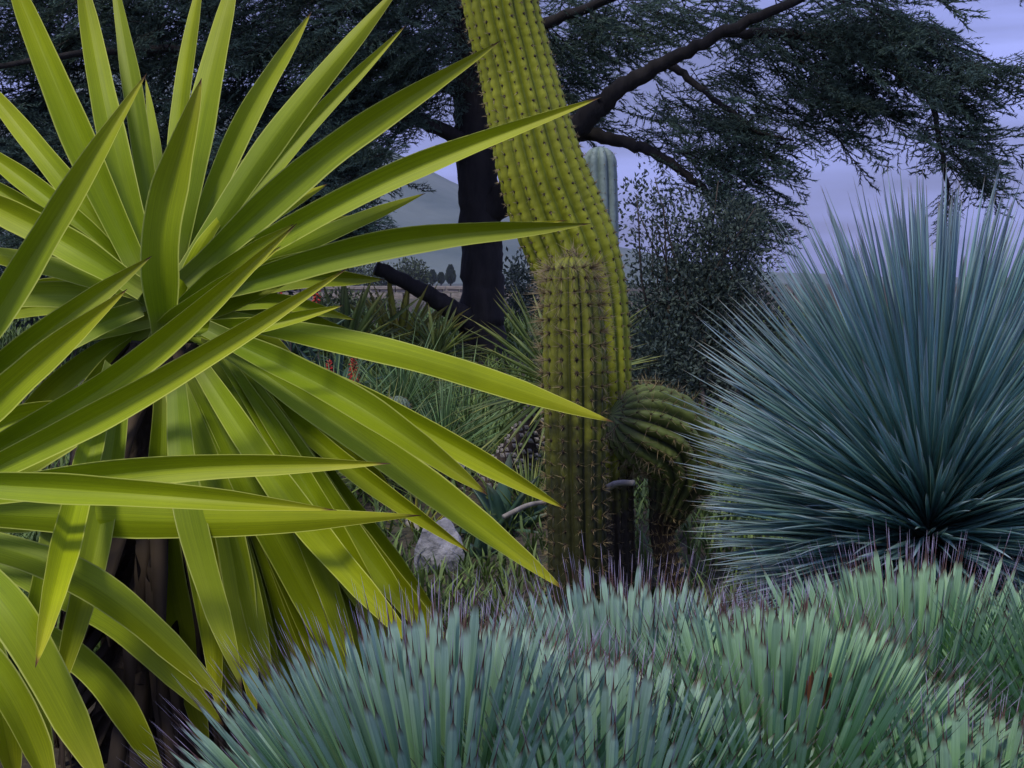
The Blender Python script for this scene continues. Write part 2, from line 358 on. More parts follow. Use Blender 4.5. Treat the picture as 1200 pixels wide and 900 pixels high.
YL = [
 # top fan (base, middle, tip, width px, depth offsets at base and tip)
 ((172, 335), (98, 175), (-5, -70), 52, .03, .10), ((176, 325), (128, 150), (88, -60), 46, .05, .18), ((186, 320), (160, 130), (128, -55), 36, .09, .30),
 ((188, 310), (184, 200), (170, 88), 24, .12, .50), ((200, 320), (212, 120), (240, -50), 32, .10, .30), ((203, 320), (240, 115), (282, -60), 50, .05, .20),
 ((192, 395), (190, 262), (236, 92), 60, -.02, -.10), ((212, 320), (285, 145), (366, 12), 40, .08, .22), ((212, 325), (330, 150), (478, -28), 44, .04, .12),
 ((220, 320), (350, 160), (475, 30), 32, .09, .26), ((215, 330), (390, 175), (586, 48), 52, .0, .0), ((222, 335), (450, 212), (704, 114), 42, .02, -.05),
 ((240, 335), (380, 275), (497, 227), 32, .05, .30), ((250, 342), (460, 284), (692, 262), 46, -.02, -.10), ((250, 345), (400, 298), (665, 258), 30, .06, .05),
 # lower right fan
 ((240, 368), (480, 418), (720, 495), 42, .02, -.02), ((245, 388), (410, 470), (572, 580), 46, -.08, -.26), ((250, 395), (450, 480), (664, 597), 40, .0, -.05),
 ((255, 400), (450, 535), (662, 692), 50, -.04, -.18), ((250, 410), (400, 540), (552, 648), 32, .04, .02), ((235, 415), (380, 590), (540, 775), 50, .02, -.02),
 ((228, 420), (350, 600), (492, 765), 46, -.04, -.16), ((220, 425), (318, 620), (446, 850), 54, .0, -.04), ((205, 430), (222, 600), (284, 808), 44, -.09, -.28),
 ((215, 430), (285, 640), (392, 870), 54, .05, .04), ((190, 450), (192, 640), (245, 900), 52, .03, .05), ((240, 420), (330, 570), (440, 740), 46, .08, .10),
 ((200, 450), (250, 640), (300, 830), 44, .10, .15), ((262, 408), (420, 520), (500, 560), 30, .10, .12), ((236, 405), (330, 450), (470, 590), 44, .09, .05),
 ((238, 418), (345, 590), (458, 790), 44, .06, .03), ((225, 430), (290, 600), (345, 800), 44, .10, .11), ((255, 402), (430, 515), (600, 640), 36, .05, .0), ((248, 412), (395, 585), (515, 735), 40, .07, .05),
 # hanging left
 ((130, 430), (86, 600), (42, 780), 40, -.10, -.62, 0, -.30), ((146, 440), (112, 640), (62, 830), 42, -.10, -.26, 0, -.22), ((185, 440), (175, 520), (178, 600), 34, .12, .16), ((150, 440), (145, 560), (120, 700), 36, .12, .14),
 # crossing from the left head
 ((-70, 470), (50, 280), (172, 86), 46, -.22, -.20), ((-70, 490), (60, 385), (178, 300), 46, -.16, -.20), ((-80, 540), (40, 430), (150, 338), 50, -.20, -.28),
 ((-90, 575), (140, 440), (348, 262), 48, -.16, -.22), ((-90, 590), (150, 468), (408, 314), 44, -.20, -.26), ((190, 385), (300, 382), (402, 358), 28, -.02, -.10),
 ((185, 385), (245, 345), (330, 288), 30, -.02, -.12), ((-80, 600), (60, 520), (180, 440), 56, -.04, -.05),
 # left fan of the main head
 ((168, 325), (78, 215), (-50, 60), 40, .06, .16), ((165, 330), (60, 235), (-70, 140), 38, .05, .12), ((160, 335), (60, 262), (-70, 180), 36, .03, .10),
 ((168, 342), (60, 275), (-80, 205), 52, -.02, .02), ((165, 345), (60, 312), (-80, 285), 34, .03, .06), ((160, 352), (60, 345), (-60, 350), 44, .06, .10), ((165, 360), (70, 400), (-50, 470), 46, .04, .05),
 # inner folded leaves
 ((195, 375), (270, 310), (345, 262), 30, .0, -.05), ((195, 375), (300, 322), (420, 285), 34, .03, .0), ((195, 370), (235, 290), (275, 235), 24, .05, .05), ((195, 380), (300, 338), (380, 300), 36, .06, .03),
 # left lower head, long leaves lying across
 ((-110, 590), (190, 550), (458, 543), 42, -.32, -.38), ((-110, 562), (150, 578), (394, 598), 40, -.36, -.46), ((-70, 600), (230, 612), (494, 604), 52, -.20, -.16),
 ((-110, 612), (100, 680), (272, 826), 48, -.28, -.30), ((-110, 600), (12, 718), (130, 935), 54, -.44, -.56), ((-110, 690), (0, 800), (70, 950), 46, -.42, -.48),
 ((-40, 640), (140, 730), (262, 850), 52, -.12, -.10), ((20, 720), (120, 800), (196, 920), 46, -.05, -.06), ((60, 620), (40, 800), (60, 940), 42, -.18, -.2), ((-90, 600), (20, 610), (120, 600), 40, -.1, -.05),
 ((-100, 560), (0, 500), (110, 470), 46, -.02, .05), ((-90, 640), (-20, 760), (20, 930), 50, -.25, -.3),
]
for k in range(26):     # the skirt: long straight leaves sweeping down and to the right
    u = k / 25; bx, by = 200 + 62 * u, 440 - 40 * u
    tx, ty = 262 + 258 * u ** .9 + random.uniform(-12, 8), 850 - 100 * u ** 1.6 + random.uniform(-18, 24)
    sag = random.uniform(-4, 16); db_ = random.uniform(.0, .12)
    YL.append(((bx, by), ((bx + tx) / 2 + sag, (by + ty) / 2 - sag), (tx, ty), random.uniform(36, 50), db_, db_ + random.uniform(-.14, .02)))
for k in range(22):     # short inner leaves round the growing point and under the fan
    a = k * 2.4; q = (192 + 16 * math.cos(a), 365 + 22 * math.sin(a)); l = random.uniform(150, 260)
    dx, dy = math.cos(a) * l, math.sin(a) * l * .8
    YL.append((q, (q[0] + dx * .5, q[1] + dy * .5 - 12), (q[0] + dx, q[1] + dy + 10), random.uniform(30, 44), .08 + .02 * (k % 3), random.uniform(.10, .28)))
for a in YL: yleaf(*a)
# trunks, wrapped in old leaf bases
for (top, bot, r0) in (((195, 400), (160, 960), .075), ((-130, 590), (-60, 1000), .07)):
    a = P(*top, YD + .1); b = P(*bot, YD + .14); b[2] = gz(b[0], b[1]) - .05
    c = catmull([b, b * .5 + a * .5 + np.array((.02, .02, 0)), a], 40)
    V, F3, F4 = tube(c, np.linspace(r0 * 1.25, r0 * .85, 40), 20, True, .06)
    link('trunk', mesh_np('trunk', V - root_p, [F3, F4], M['corkbark'], .5, 0, .3, False), yucca)
bag = Bag()
for k in range(240):     # dead leaves hanging down the trunks
    s = random.random(); a0 = (P(195, 400, YD + .1) if k % 3 else P(-130, 590, YD + .1)); b0 = P(160, 960, YD + .14) if k % 3 else P(-60, 1000, YD + .14)
    q = a0 + (b0 - a0) * s * .75; th = random.uniform(0, 6.28); d = np.array((math.cos(th) * .35, math.sin(th) * .35, -1)); L = random.uniform(.18, .4)
    ts = np.linspace(0, 1, 5); c = q + np.array((math.cos(th), math.sin(th), 0)) * .06 + unit(d) * L * ts[:, None] + np.array((math.cos(th), math.sin(th), 0)) * (.05 * np.sin(ts * 3)[:, None])
    V, F4, lv, lu = blade(c, np.tile((-math.sin(th), math.cos(th), random.uniform(-.3, .3)), (5, 1)), np.array((.012, .016, .014, .009, .002)), .3, .002, 3)
    bag.add(V, None, F4, lv, lu, random.random())
tag(link('dead_leaf_skirt', bag.mesh('dead_leaf_skirt', M['straw'], root_p), yucca), 'dry brown leaves hanging round the trunks', kind='stuff')

# ------------------------------------------------------------------ rosettes of narrow leaves
def rosette(name, label, cat, centre, dirs, mat, templates, scales, core=.03, axis=.0, maxobj=300, rolls=.25, stem=None, group=None, base=None):
    """dirs (n,3) unit directions; the first `maxobj` that face the camera are leaf objects, the rest one mesh"""
    centre = np.asarray(centre, float)
    org = centre.copy(); org[2] = gz(org[0], org[1]) - .01
    th = thing(name, label, cat, org, group)
    n = len(dirs); toC = unit(CAM - centre)
    order = np.argsort(-(dirs @ toC) - .3 * dirs[:, 2]) if n > maxobj else np.arange(n)
    smo = name != 'agave_rosette'
    mts = [mesh_np(name + '_leaf', T[0], T[1], mat, T[2], T[3], 0.0, smo) for T in templates]
    bag = Bag()
    for q, i in enumerate(order):
        k = int(rng.integers(len(templates))); d = dirs[i]; s = scales[i]
        pos = centre - org + d * core + np.array((0, 0, axis * d[2]))
        mw = aim(d, rng.normal() * rolls, (s[0], s[0], s[1]), pos)
        if q < maxobj:
            link('leaf', mts[k], th, Matrix(mw.tolist()))
        else:
            T = templates[k]; bag.add(apply(mw, T[0]), None, T[1], T[2], T[3], rng.random())
    if bag.n: tag(link('leaves_behind', bag.mesh(name + '_back', mat, (0, 0, 0), smo), th), kind='stuff')
    if stem:
        r = stem; L = centre[2] - org[2] + core
        c = np.stack([.01 * np.sin(np.linspace(0, 4, 14)), 0 * np.linspace(0, 1, 14), np.linspace(-.03, L, 14)], -1)
        V, F3, F4 = tube(c, np.linspace(r * 1.2, r, 14), 14, True, .08)
        link('stem', mesh_np(name + '_stem', V, [F3, F4], M['corkbark'], .5, 0, .5, False), th)
    return th
def dome(n, e0, e1, jit=.06, power=1.0):
    """directions spread evenly between elevations e0 and e1 (degrees)"""
    z = np.sin(R(e0)) + (np.sin(R(e1)) - np.sin(R(e0))) * ((np.arange(n) + .5) / n) ** power
    ph = np.arange(n) * 2.399963 + .7; r = np.sqrt(1 - z * z)
    d = np.stack([r * np.cos(ph), r * np.sin(ph), z], -1) + rng.normal(size=(n, 3)) * jit
    return unit(d)

# blue yucca
BC = P(1088, 640, 2.85)
prof_b = [(0, 1.5), (.06, .9), (.3, .85), (.5, 1), (.75, .8), (.93, .35), (1, .03)]
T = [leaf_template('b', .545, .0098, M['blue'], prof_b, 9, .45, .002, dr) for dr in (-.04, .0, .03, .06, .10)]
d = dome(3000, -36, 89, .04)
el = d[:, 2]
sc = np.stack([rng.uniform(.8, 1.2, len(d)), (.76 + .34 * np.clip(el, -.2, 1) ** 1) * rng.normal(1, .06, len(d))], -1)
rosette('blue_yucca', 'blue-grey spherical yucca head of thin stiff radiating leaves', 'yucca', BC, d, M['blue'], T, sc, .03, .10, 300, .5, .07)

# foreground agaves
prof_a = [(0, 1.3), (.1, 1.05), (.5, 1.0), (.8, .98), (.865, .90), (.888, .60), (.903, .20), (.925, .10), (1, .012)]
ta = [0, .08, .25, .45, .65, .8, .86, .888, .903, .93, .965, 1]
TA = [leaf_template('a', .33, w_, M['agave'], prof_a, 0, .06, .0022, dr, 3, ta) for w_, dr in ((.0084, .0), (.0091, .02), (.0078, -.01), (.0096, .03), (.0084, .01))]
AG = [('spiky blue-green agave rosette in front of the chartreuse yucca', (520, 1190), 1.45, 1.17, 560, 'agave'),
      ('spiky blue-green agave rosette in front of the columnar cactus foot', (730, 1075), 1.80, 1.24, 480, 'agave'),
      ('spiky green agave rosette with a brown dead heart between its neighbours', (900, 1120), 1.58, 1.11, 520, 'agave_green'),
      ('spiky green agave rosette just in front of the blue yucca', (1060, 1035), 1.95, 1.29, 520, 'agave_green'),
      ('spiky agave rosette with lilac tips low between two larger rosettes', (705, 1205), 1.42, 1.03, 420, 'agave'),
      ('spiky green agave rosette at the far side below the blue yucca', (1300, 1055), 1.80, 1.2, 420, 'agave_green'),
      ('low spiky agave rosette in front of the green rosettes under the blue yucca', (1120, 1235), 1.45, .97, 420, 'agave_green')]
for lab, c, dd, s, n, am in AG:
    n = int(n * 2.0); dr = dome(n, 22, 88, .018)
    sc = np.stack([rng.uniform(.85, 1.15, n), s * rng.normal(1, .03, n)], -1)
    ag = rosette('agave_rosette', lab, 'agave', P(*c, dd), dr, M[am], TA, sc, .015, .04, 300, .13, .05)
    if 'dead heart' in lab:
        T0 = TA[0]; dm_ = mesh_np('dead_leaf', T0[0], T0[1], M['deadleaf'], T0[2], T0[3], 0.0, False)
        for k in range(16):
            q = P(956 + random.uniform(-14, 14), 830, dd - .05 + random.uniform(-.03, .03)) - np.array(ag.location)
            link('dead_leaf', dm_, ag, Matrix(aim((random.uniform(-.25, .25), random.uniform(-.3, .1), 1), random.uniform(0, 3), (.8, .8, random.uniform(.10, .17)), q).tolist()))

# ------------------------------------------------------------------ cacti
def cactus_stem(path, radii, nrib, depth, mat, sp_len, spacing, spike=1.0, dome_top=True, seg=8, dens=4, nsp=6, areole=.006, lv0=0.0, top_extra=1.0, rexp=.8, spr=.001):
    """returns meshes (skin bag, areole bag, spine bag) in world coordinates; ribs are geometry"""
    n0 = 200; c0 = catmull(path, n0); r0 = np.interp(np.linspace(0, 1, n0), np.linspace(0, 1, len(radii)), radii)
    s0 = np.concatenate(([0], np.cumsum(np.linalg.norm(np.diff(c0, axis=0), axis=1)))); L = s0[-1]
    n = int(L / spacing * dens); s = np.linspace(0, L, n)
    if dome_top:   # closer rings over the dome
        Rt = r0[-1]; s = np.concatenate([s[s < L - Rt * .6], L - Rt * .6 * np.cos(np.linspace(0, np.pi / 2, 12)) ** 1.5])
    n = len(s)
    c = np.stack([np.interp(s, s0, c0[:, k]) for k in range(3)], -1); r = np.interp(s, s0, r0)
    t, a, b = frames(c)
    if dome_top:
        q = np.clip((s - (L - r0[-1])) / r0[-1], 0, 1); r = r * np.sqrt(np.clip(1 - q ** 2.2, 0.0008, 1))
    th = np.arange(nrib * seg) / (nrib * seg) * 2 * np.pi
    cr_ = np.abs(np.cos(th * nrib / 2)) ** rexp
    ar = .5 + .5 * np.cos(2 * np.pi * s / spacing)         # 1 at an areole
    prof = 1 - depth * (1 - cr_)[None, :] + (.022 * (1 - ar)[:, None] * (cr_ ** 2)[None, :])
    prof = prof * (1 + .012 * rng.normal(size=(n, 1)) * 0 + .006 * rng.normal(size=prof.shape))
    V = c[:, None] + (a[:, None] * np.cos(th)[None, :, None] + b[:, None] * np.sin(th)[None, :, None]) * (r[:, None] * prof)[..., None]
    sg = len(th); i = np.arange(n - 1)[:, None] * sg; j = np.arange(sg); j2 = (j + 1) % sg
    F4 = np.stack([i + j, i + j2, i + sg + j2, i + sg + j], -1).reshape(-1, 4)
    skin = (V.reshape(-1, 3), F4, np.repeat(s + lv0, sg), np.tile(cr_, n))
    ab, sb = Bag(), Bag()
    for si in np.arange(spacing, L - .005, spacing):
        for k in range(nrib):
            ss = si
            i = min(int(np.searchsorted(s, ss)), n - 1); ang = 2 * np.pi * k / nrib
            o_ = a[i] * math.cos(ang) + b[i] * math.sin(ang); q = c[i] + o_ * r[i] * 1.0
            h = areole * random.uniform(.7, 1.25)
            x = np.cross(t[i], o_)
            if h > 0:
                vv = np.array([q + t[i] * h * 1.3, q + x * h * .8, q - t[i] * h * 1.3, q - x * h * .8, q + o_ * h * .45, q - o_ * h * .6])
                ab.add(vv, [(0, 1, 4), (1, 2, 4), (2, 3, 4), (3, 0, 4), (1, 0, 5), (2, 1, 5), (3, 2, 5), (0, 3, 5)])
            fresh = np.clip(1 - (L - ss) / .35, .0, 1) * top_extra
            for z in range(nsp + int(9 * fresh * (top_extra > 1))):
                d = unit(o_ + rng.normal(size=3) * .65 + t[i] * .15); l = sp_len * random.uniform(.5, 1.3) * (1 + 1.2 * fresh)
                e = unit(np.cross(d, (0.3, .2, .9))) * spr; f = np.cross(d, e)
                sb.add(np.array([q + e, q - .5 * e + f, q - .5 * e - f, q + d * l]), [(0, 1, 3), (1, 2, 3), (2, 0, 3)], None, np.array((0, 0, 0, 1.0)), 0, random.random())
    if top_extra > 1:      # tuft of fine spines on the growing tip
        for z in range(150):
            d = unit(t[-1] * random.uniform(.05, .9) + rng.normal(size=3) * .6); l = sp_len * random.uniform(.8, 2.2); q = c[-1] + unit(rng.normal(size=3)) * r0[-1] * .45 - t[-1] * .012
            e = unit(np.cross(d, (0.3, .2, .9))) * spr; f = np.cross(d, e)
            sb.add(np.array([q + e, q - .5 * e + f, q - .5 * e - f, q + d * l]), [(0, 1, 3), (1, 2, 3), (2, 0, 3)], None, np.array((0, 0, 0, 1.0)), 0, random.random())
    return skin, ab, sb
def add_stem(parent, org, name, mat, res, label=None):
    skin, ab, sb = res
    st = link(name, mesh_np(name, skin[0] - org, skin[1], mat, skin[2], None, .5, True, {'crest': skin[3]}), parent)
    if label: st['label'] = label
    if ab.n: tag(link('areoles', ab.mesh('areoles', M['areole'], org, False), st), kind='stuff')
    if sb.n: tag(link('spines', sb.mesh('spines', M['spine'], org, False), st), kind='stuff')
    return st
def pxr(px, d): return px / FPX * d
CDp = 3.55
b0 = P(715, 720, CDp); b0[2] = gz(b0[0], b0[1]) - .03
cactus = thing('columnar_cactus', 'tall ribbed yellow-green columnar cactus leaning over with a shorter young stem', 'cactus', b0)
main = cactus_stem([b0, P(708, 640, CDp), P(702, 520, CDp), P(696, 420, CDp), P(687, 350, CDp), P(672, 296, CDp - .01), P(651, 245, CDp - .02), P(632, 190, CDp - .04), P(617, 130, CDp - .05), P(604, 75, CDp - .06), P(586, 0, CDp - .08), P(570, -130, CDp - .1), P(562, -300, CDp - .12)],
                   [pxr(x, CDp) for x in (36, 36, 39, 43, 48, 53, 54, 50, 46, 43, 43, 42, 40)], 18, .17, M['cactus'], .012, .0262, nsp=5, areole=.0042)
add_stem(cactus, b0, 'main_stem', M['cactus'], main, 'tall leaning stem with pale ribs and dark areoles')
b1 = P(675, 730, CDp - .25); b1[2] = gz(b1[0], b1[1]) - .03
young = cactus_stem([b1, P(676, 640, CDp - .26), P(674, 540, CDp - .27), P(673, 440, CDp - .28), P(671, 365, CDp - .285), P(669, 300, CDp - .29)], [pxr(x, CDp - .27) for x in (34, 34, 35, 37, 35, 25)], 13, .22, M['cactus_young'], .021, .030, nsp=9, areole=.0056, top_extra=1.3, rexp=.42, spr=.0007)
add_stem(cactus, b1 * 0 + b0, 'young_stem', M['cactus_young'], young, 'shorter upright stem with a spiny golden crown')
b2 = P(788, 740, CDp - .05); b2[2] = gz(b2[0], b2[1]) - .03
bent = thing('bent_cactus', 'drooping green cactus head on a thin dark woody stem', 'cactus', b2)
rb = cactus_stem([b2, P(787, 680, CDp - .04), P(776, 625, CDp - .03), P(786, 590, CDp - .03), P(796, 552, CDp - .03), P(778, 512, CDp - .05), P(716, 486, CDp - .10)],
                 [pxr(x, CDp) for x in (13, 13, 14, 26, 46, 54, 46)], 17, .18, M['cactus_bent'], .018, .024, nsp=7, areole=.003, spr=.0007)
add_stem(bent, b2, 'stem', M['cactus_bent'], rb)
PD = 5.2
b3 = P(705, 560, PD); b3[2] = gz(b3[0], b3[1]) - .05
pale = thing('pale_cactus', 'pale blue-green columnar cactus standing behind the leaning cactus', 'cactus', b3)
rp = cactus_stem([b3, P(705, 400, PD), P(705, 280, PD), P(702, 172, PD)], [pxr(x, PD) for x in (19, 20, 20, 20)], 9, .26, M['cactus_pale'], .006, .05, nsp=2, areole=.0)
add_stem(pale, b3, 'stem', M['cactus_pale'], rp)

# ------------------------------------------------------------------ cedar tree
CE = 9.0
cb = P(565, 440, CE); cb[2] = gz(cb[0], cb[1]) - .1
cedar = thing('cedar_tree', 'dark cedar tree with layered drooping needle sprays', 'tree', cb)
def limb(name, pts, rr, n=40, wob=.05, mat='bark', seg=12):
    c = catmull(pts, n); c[1:-1] += rng.normal(size=(n - 2, 3)) * .006
    r = np.interp(np.linspace(0, 1, n), np.linspace(0, 1, len(rr)), rr)
    V, F3, F4 = tube(c, r, seg, True, wob)
    return link(name, mesh_np(name, V - cb, [F3, F4], M[mat], .5, 0, .4, True), cedar)
px9 = CE / FPX
limb('trunk', [cb, P(566, 400, CE), P(564, 300, CE), P(560, 200, CE), P(555, 90, CE), P(560, -80, CE), P(570, -500, CE), P(580, -1100, CE)], [32 * px9, 27 * px9, 24 * px9, 24 * px9, 25 * px9, 24 * px9, 18 * px9, 5 * px9], 90, .03, seg=22)
limb('branch', [P(560, 385, CE), P(530, 362, CE - .15), P(490, 338, CE - .3), P(440, 314, CE - .4)], [16 * px9, 12 * px9, 9 * px9, 8 * px9], 30, .03)
limb('branch', [P(570, 250, CE), P(620, 205, CE - .2), P(675, 150, CE - .4), P(720, 110, CE - .55), P(780, 72, CE - .7), P(850, 38, CE - .9), P(912, 10, CE - 1.0), P(1010, -30, CE - 1.1)], [19 * px9, 17 * px9, 14 * px9, 10 * px9, 7.5 * px9, 6 * px9, 5 * px9, 2 * px9], 60, .03)
limb('branch', [P(670, 155, CE - .2), P(730, 166, CE - .3), P(785, 190, CE - .4), P(830, 230, CE - .5), P(860, 280, CE - .6)], [9 * px9, 7 * px9, 5 * px9, 3.5 * px9, 1.5 * px9], 40)
limb('branch', [P(850, 38, CE - .6), P(930, 40, CE - .8), P(1020, 55, CE - 1), P(1085, 110, CE - 1.1), P(1112, 220, CE - 1.2)], [6 * px9, 5 * px9, 4 * px9, 3 * px9, 2 * px9], 40)
limb('branch', [P(560, 60, CE), P(660, 20, CE - .4), P(800, -20, CE - .8), P(1000, 5, CE - .9), P(1170, 76, CE - 1.0)], [10 * px9, 6 * px9, 3.5 * px9, 2 * px9, 1 * px9], 40)
limb('branch', [P(555, 110, CE), P(450, 70, CE - .3), P(300, 60, CE - .7), P(120, 60, CE - 1), P(-80, 90, CE - 1.2)], [13 * px9, 9 * px9, 6 * px9, 4 * px9, 2 * px9], 40)
limb('branch', [P(555, 170, CE), P(480, 140, CE - .4), P(380, 160, CE - .8), P(250, 190, CE - 1), P(80, 230, CE - 1.2)], [10 * px9, 7 * px9, 5 * px9, 3 * px9, 1.5 * px9], 40)
limb('branch', [P(560, 20, CE), P(460, -20, CE - .3), P(300, -30, CE + .2), P(100, -20, CE), P(-80, 0, CE)], [12 * px9, 8 * px9, 5 * px9, 3 * px9, 1.5 * px9], 40)
limb('branch', [P(780, 72, CE - .4), P(830, 110, CE - .6), P(880, 150, CE - .7), P(930, 165, CE - .8)], [5 * px9, 3.5 * px9, 2.5 * px9, 1 * px9], 30)
# sprays of needles
def spray_template(r):
    V = []; F = []; lv = []
    def needle(p, d, l, w_):
        e = unit(np.cross(d, r.normal(size=3))) * w_; k = len(V)
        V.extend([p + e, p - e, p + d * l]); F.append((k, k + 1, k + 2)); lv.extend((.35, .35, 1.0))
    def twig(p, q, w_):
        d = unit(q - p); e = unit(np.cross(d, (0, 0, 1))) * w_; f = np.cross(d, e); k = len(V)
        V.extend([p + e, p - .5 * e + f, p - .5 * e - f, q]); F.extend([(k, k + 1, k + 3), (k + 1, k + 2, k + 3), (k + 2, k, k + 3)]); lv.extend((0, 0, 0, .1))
    tip = np.array((1.0, 0, -.30)); twig(np.zeros(3), tip, .010)
    for k in range(13):
        s = .08 + .9 * k / 13; p0 = np.array((s, 0, -.30 * s)); sd = 1 if k % 2 else -1
        l = (.42 * (1 - .75 * s) + .06) * r.uniform(.7, 1.2); an = R(r.uniform(38, 62))
        d = unit(np.array((math.cos(an), sd * math.sin(an), r.uniform(-.35, .12)))); q0 = p0 + d * l; twig(p0, q0, .005)
        for z in range(22):
            u = (z + r.random()) / 22; needle(p0 + d * l * u, unit(d * 1.2 + r.normal(size=3) * .5 + np.array((0, 0, .12))), .085 * r.uniform(.7, 1.2), .0085)
    for z in range(20):
        u = (z + r.random()) / 20; needle(tip * u, unit(np.array((.6, 0, .2)) + r.normal(size=3) * .7), .072, .013)
    return np.array(V), np.array(F), np.array(lv)
ST = [spray_template(np.random.default_rng(k + 40)) for k in range(6)]
CL = [  # clumps of foliage: centre pixel, half sizes in px, depth offset, sprays, main direction x
 # left, behind the chartreuse leaves
 *[(x, y, 75, 34, -.6 + .2 * ((x + y) % 5), 42, -1) for x in (-40, 70, 180, 290, 400, 490) for y in (-20, 45)],
 *[(x, y, 70, 26, -.9 + .2 * ((x + y) % 4), 32, -1) for x in (-30, 80, 190, 300, 400) for y in (115, 165, 210)],
 (440, 120, 60, 30, -.5, 46, -1), (500, 95, 50, 40, -.3, 50, -1), (530, 45, 40, 50, .1, 40, 1), (420, 180, 45, 26, -.8, 40, -1), (395, 215, 45, 22, -.9, 36, -1), (420, 262, 42, 20, -.9, 36, -1), (370, 250, 50, 30, -.9, 30, -1), (60, 265, 90, 25, -.8, 30, -1),
 # right of the leaning cactus
 (670, 20, 50, 30, -.2, 60, 1), (720, 45, 50, 22, .2, 24, 1), (700, 80, 40, 14, .2, 12, 1), (760, 12, 60, 22, .1, 36, 1), (830, 12, 60, 24, .0, 40, 1), (690, 120, 40, 12, .3, 8, 1),
 (770, 112, 45, 14, .1, 12, 1), (840, 92, 50, 18, .0, 24, 1), (890, 60, 50, 26, .0, 36, 1), (940, 40, 60, 40, -.8, 80, 1), (950, 95, 55, 36, -.8, 70, 1), (1010, 60, 55, 40, -.9, 70, 1), (1010, 112, 45, 22, -.9, 30, 1),
 (1000, 10, 60, 26, -1, 55, 1), (1070, 30, 55, 22, -1.1, 36, 1), (1085, 75, 55, 22, -1.1, 48, 1), (1140, 78, 45, 14, -1.2, 26, 1), (1180, 72, 25, 10, -1.3, 10, 1), (1100, 115, 36, 20, -1.1, 34, 1), (1110, 155, 30, 18, -1.15, 34, 1), (1116, 190, 24, 14, -1.2, 22, 1), (1112, 215, 6, 14, -1.2, 6, 0),
 (960, 145, 45, 12, -.8, 14, 1), (830, 132, 50, 16, -.4, 30, 1), (880, 125, 45, 20, -.7, 34, 1), (840, 165, 50, 12, -.6, 26, 1), (795, 140, 45, 12, -.1, 14, 1), (800, 175, 45, 12, -.4, 26, 1), (880, 178, 36, 10, -.6, 14, 1), (860, 200, 34, 10, -.6, 14, 1),
 (850, 245, 34, 16, -.6, 20, 1), (870, 275, 24, 14, -.6, 16, 1), (740, 152, 40, 10, .2, 10, 1), (820, 215, 34, 14, -.5, 18, 1), (640, 60, 30, 50, .0, 40, 1), (650, 120, 30, 26, .0, 20, 1),
]
bag = Bag()
def put_spray(q, yaw, pitch, roll, s):
    T = ST[int(rng.integers(6))]
    Mx = np.array(Matrix.Rotation(yaw, 3, 'Z') @ Matrix.Rotation(pitch, 3, 'Y') @ Matrix.Rotation(roll, 3, 'X'))
    bag.add((T[0] * s) @ Mx.T + q, T[1], None, T[2], 0, rng.random())
for (x, y, rx, ry, dz, n, sx_) in CL:
    for k in range(int(n * (1.9 if sx_ < 0 else .70))):
        v = rng.normal(size=3) * .5; v /= max(1, np.linalg.norm(v))
        q = P(x + v[0] * rx, y + v[1] * ry, CE + dz + v[2] * min(.6, rx * px9))
        yaw = (0 if sx_ > 0 else math.pi) + rng.normal() * .9 if sx_ else rng.uniform(0, 6.28)
        pitch = .15 + rng.normal() * .25 if sx_ else 1.3
        put_spray(q, yaw, pitch, rng.normal() * .4, rng.uniform(.22, .46))
for k in range(900):      # the crown above the frame, which shades the garden behind
    a = rng.uniform(0, 6.28); rr = rng.uniform(.2, 1) ** .6; z = rng.uniform(2.9, 6.5)
    q = np.array((cb[0] + rr * 3.6 * math.cos(a), cb[1] + .3 + rr * 3.2 * math.sin(a), z + .12 * rng.normal()))
    if q[1] < 5: continue
    put_spray(q, a + rng.normal() * .5, .1 + rng.normal() * .2, rng.normal() * .3, rng.uniform(.4, .75))
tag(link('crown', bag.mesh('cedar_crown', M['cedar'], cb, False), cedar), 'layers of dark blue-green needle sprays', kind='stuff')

# ------------------------------------------------------------------ dark shrub right of the cacti
def leafy(name, label, cat, base, ell, n, leaf, mat, stems=14, up=.4, org_r=.15, stem_r=.012, group=None):
    """a shrub or small tree: stems from the base into the crown, small folded leaves through its volume"""
    base = np.asarray(base, float); base[2] = gz(base[0], base[1]) - .02
    th = thing(name, label, cat, base, group)
    cs = [np.asarray(e[:3], float) for e in ell]
    bg_ = Bag()
    for k in range(stems):
        e = ell[k % len(ell)]; tgt = np.array(e[:3]) + rng.normal(size=3) * np.array(e[3:6]) * .5
        mid = (base * .55 + tgt * .45) + rng.normal(size=3) * .06
        V, F3, F4 = tube(catmull([base + rng.normal(size=3) * np.array((org_r, org_r, 0)) * .5, mid, tgt], 10), np.linspace(stem_r, stem_r * .2, 10), 5, True)
        bg_.add(V, F3, F4)
    link('stems', bg_.mesh('stems', M['stem'], base), th)
    tot = sum(e[6] for e in ell); bg_ = Bag()
    tmpl = np.array([(0, 0, 0), (-.28, .06, .5), (.28, .06, .5), (0, 0, 1.0), (0, -.05, .5)]); tf = np.array([(0, 4, 1), (1, 4, 3), (0, 2, 4), (4, 2, 3)])
    for e in ell:
        for k in range(int(n * e[6] / tot)):
            v = rng.normal(size=3); v = v / np.linalg.norm(v) * rng.random() ** .45
            v += .12 * rng.normal(size=3)
            q = np.array(e[:3]) + v * np.array(e[3:6]); d = unit(v + rng.normal(size=3) * .8 + np.array((0, 0, up)))
            bg_.add(apply(aim(d, rng.uniform(0, 6), (leaf * .9,) * 2 + (leaf * rng.uniform(.7, 1.3),), q), tmpl), tf, None, np.array((0, .5, .5, 1, .5)), 0, rng.random())
    tag(link('foliage', bg_.mesh(name + '_foliage', mat, base, False), th), kind='stuff')
    return th
SD = 6.6
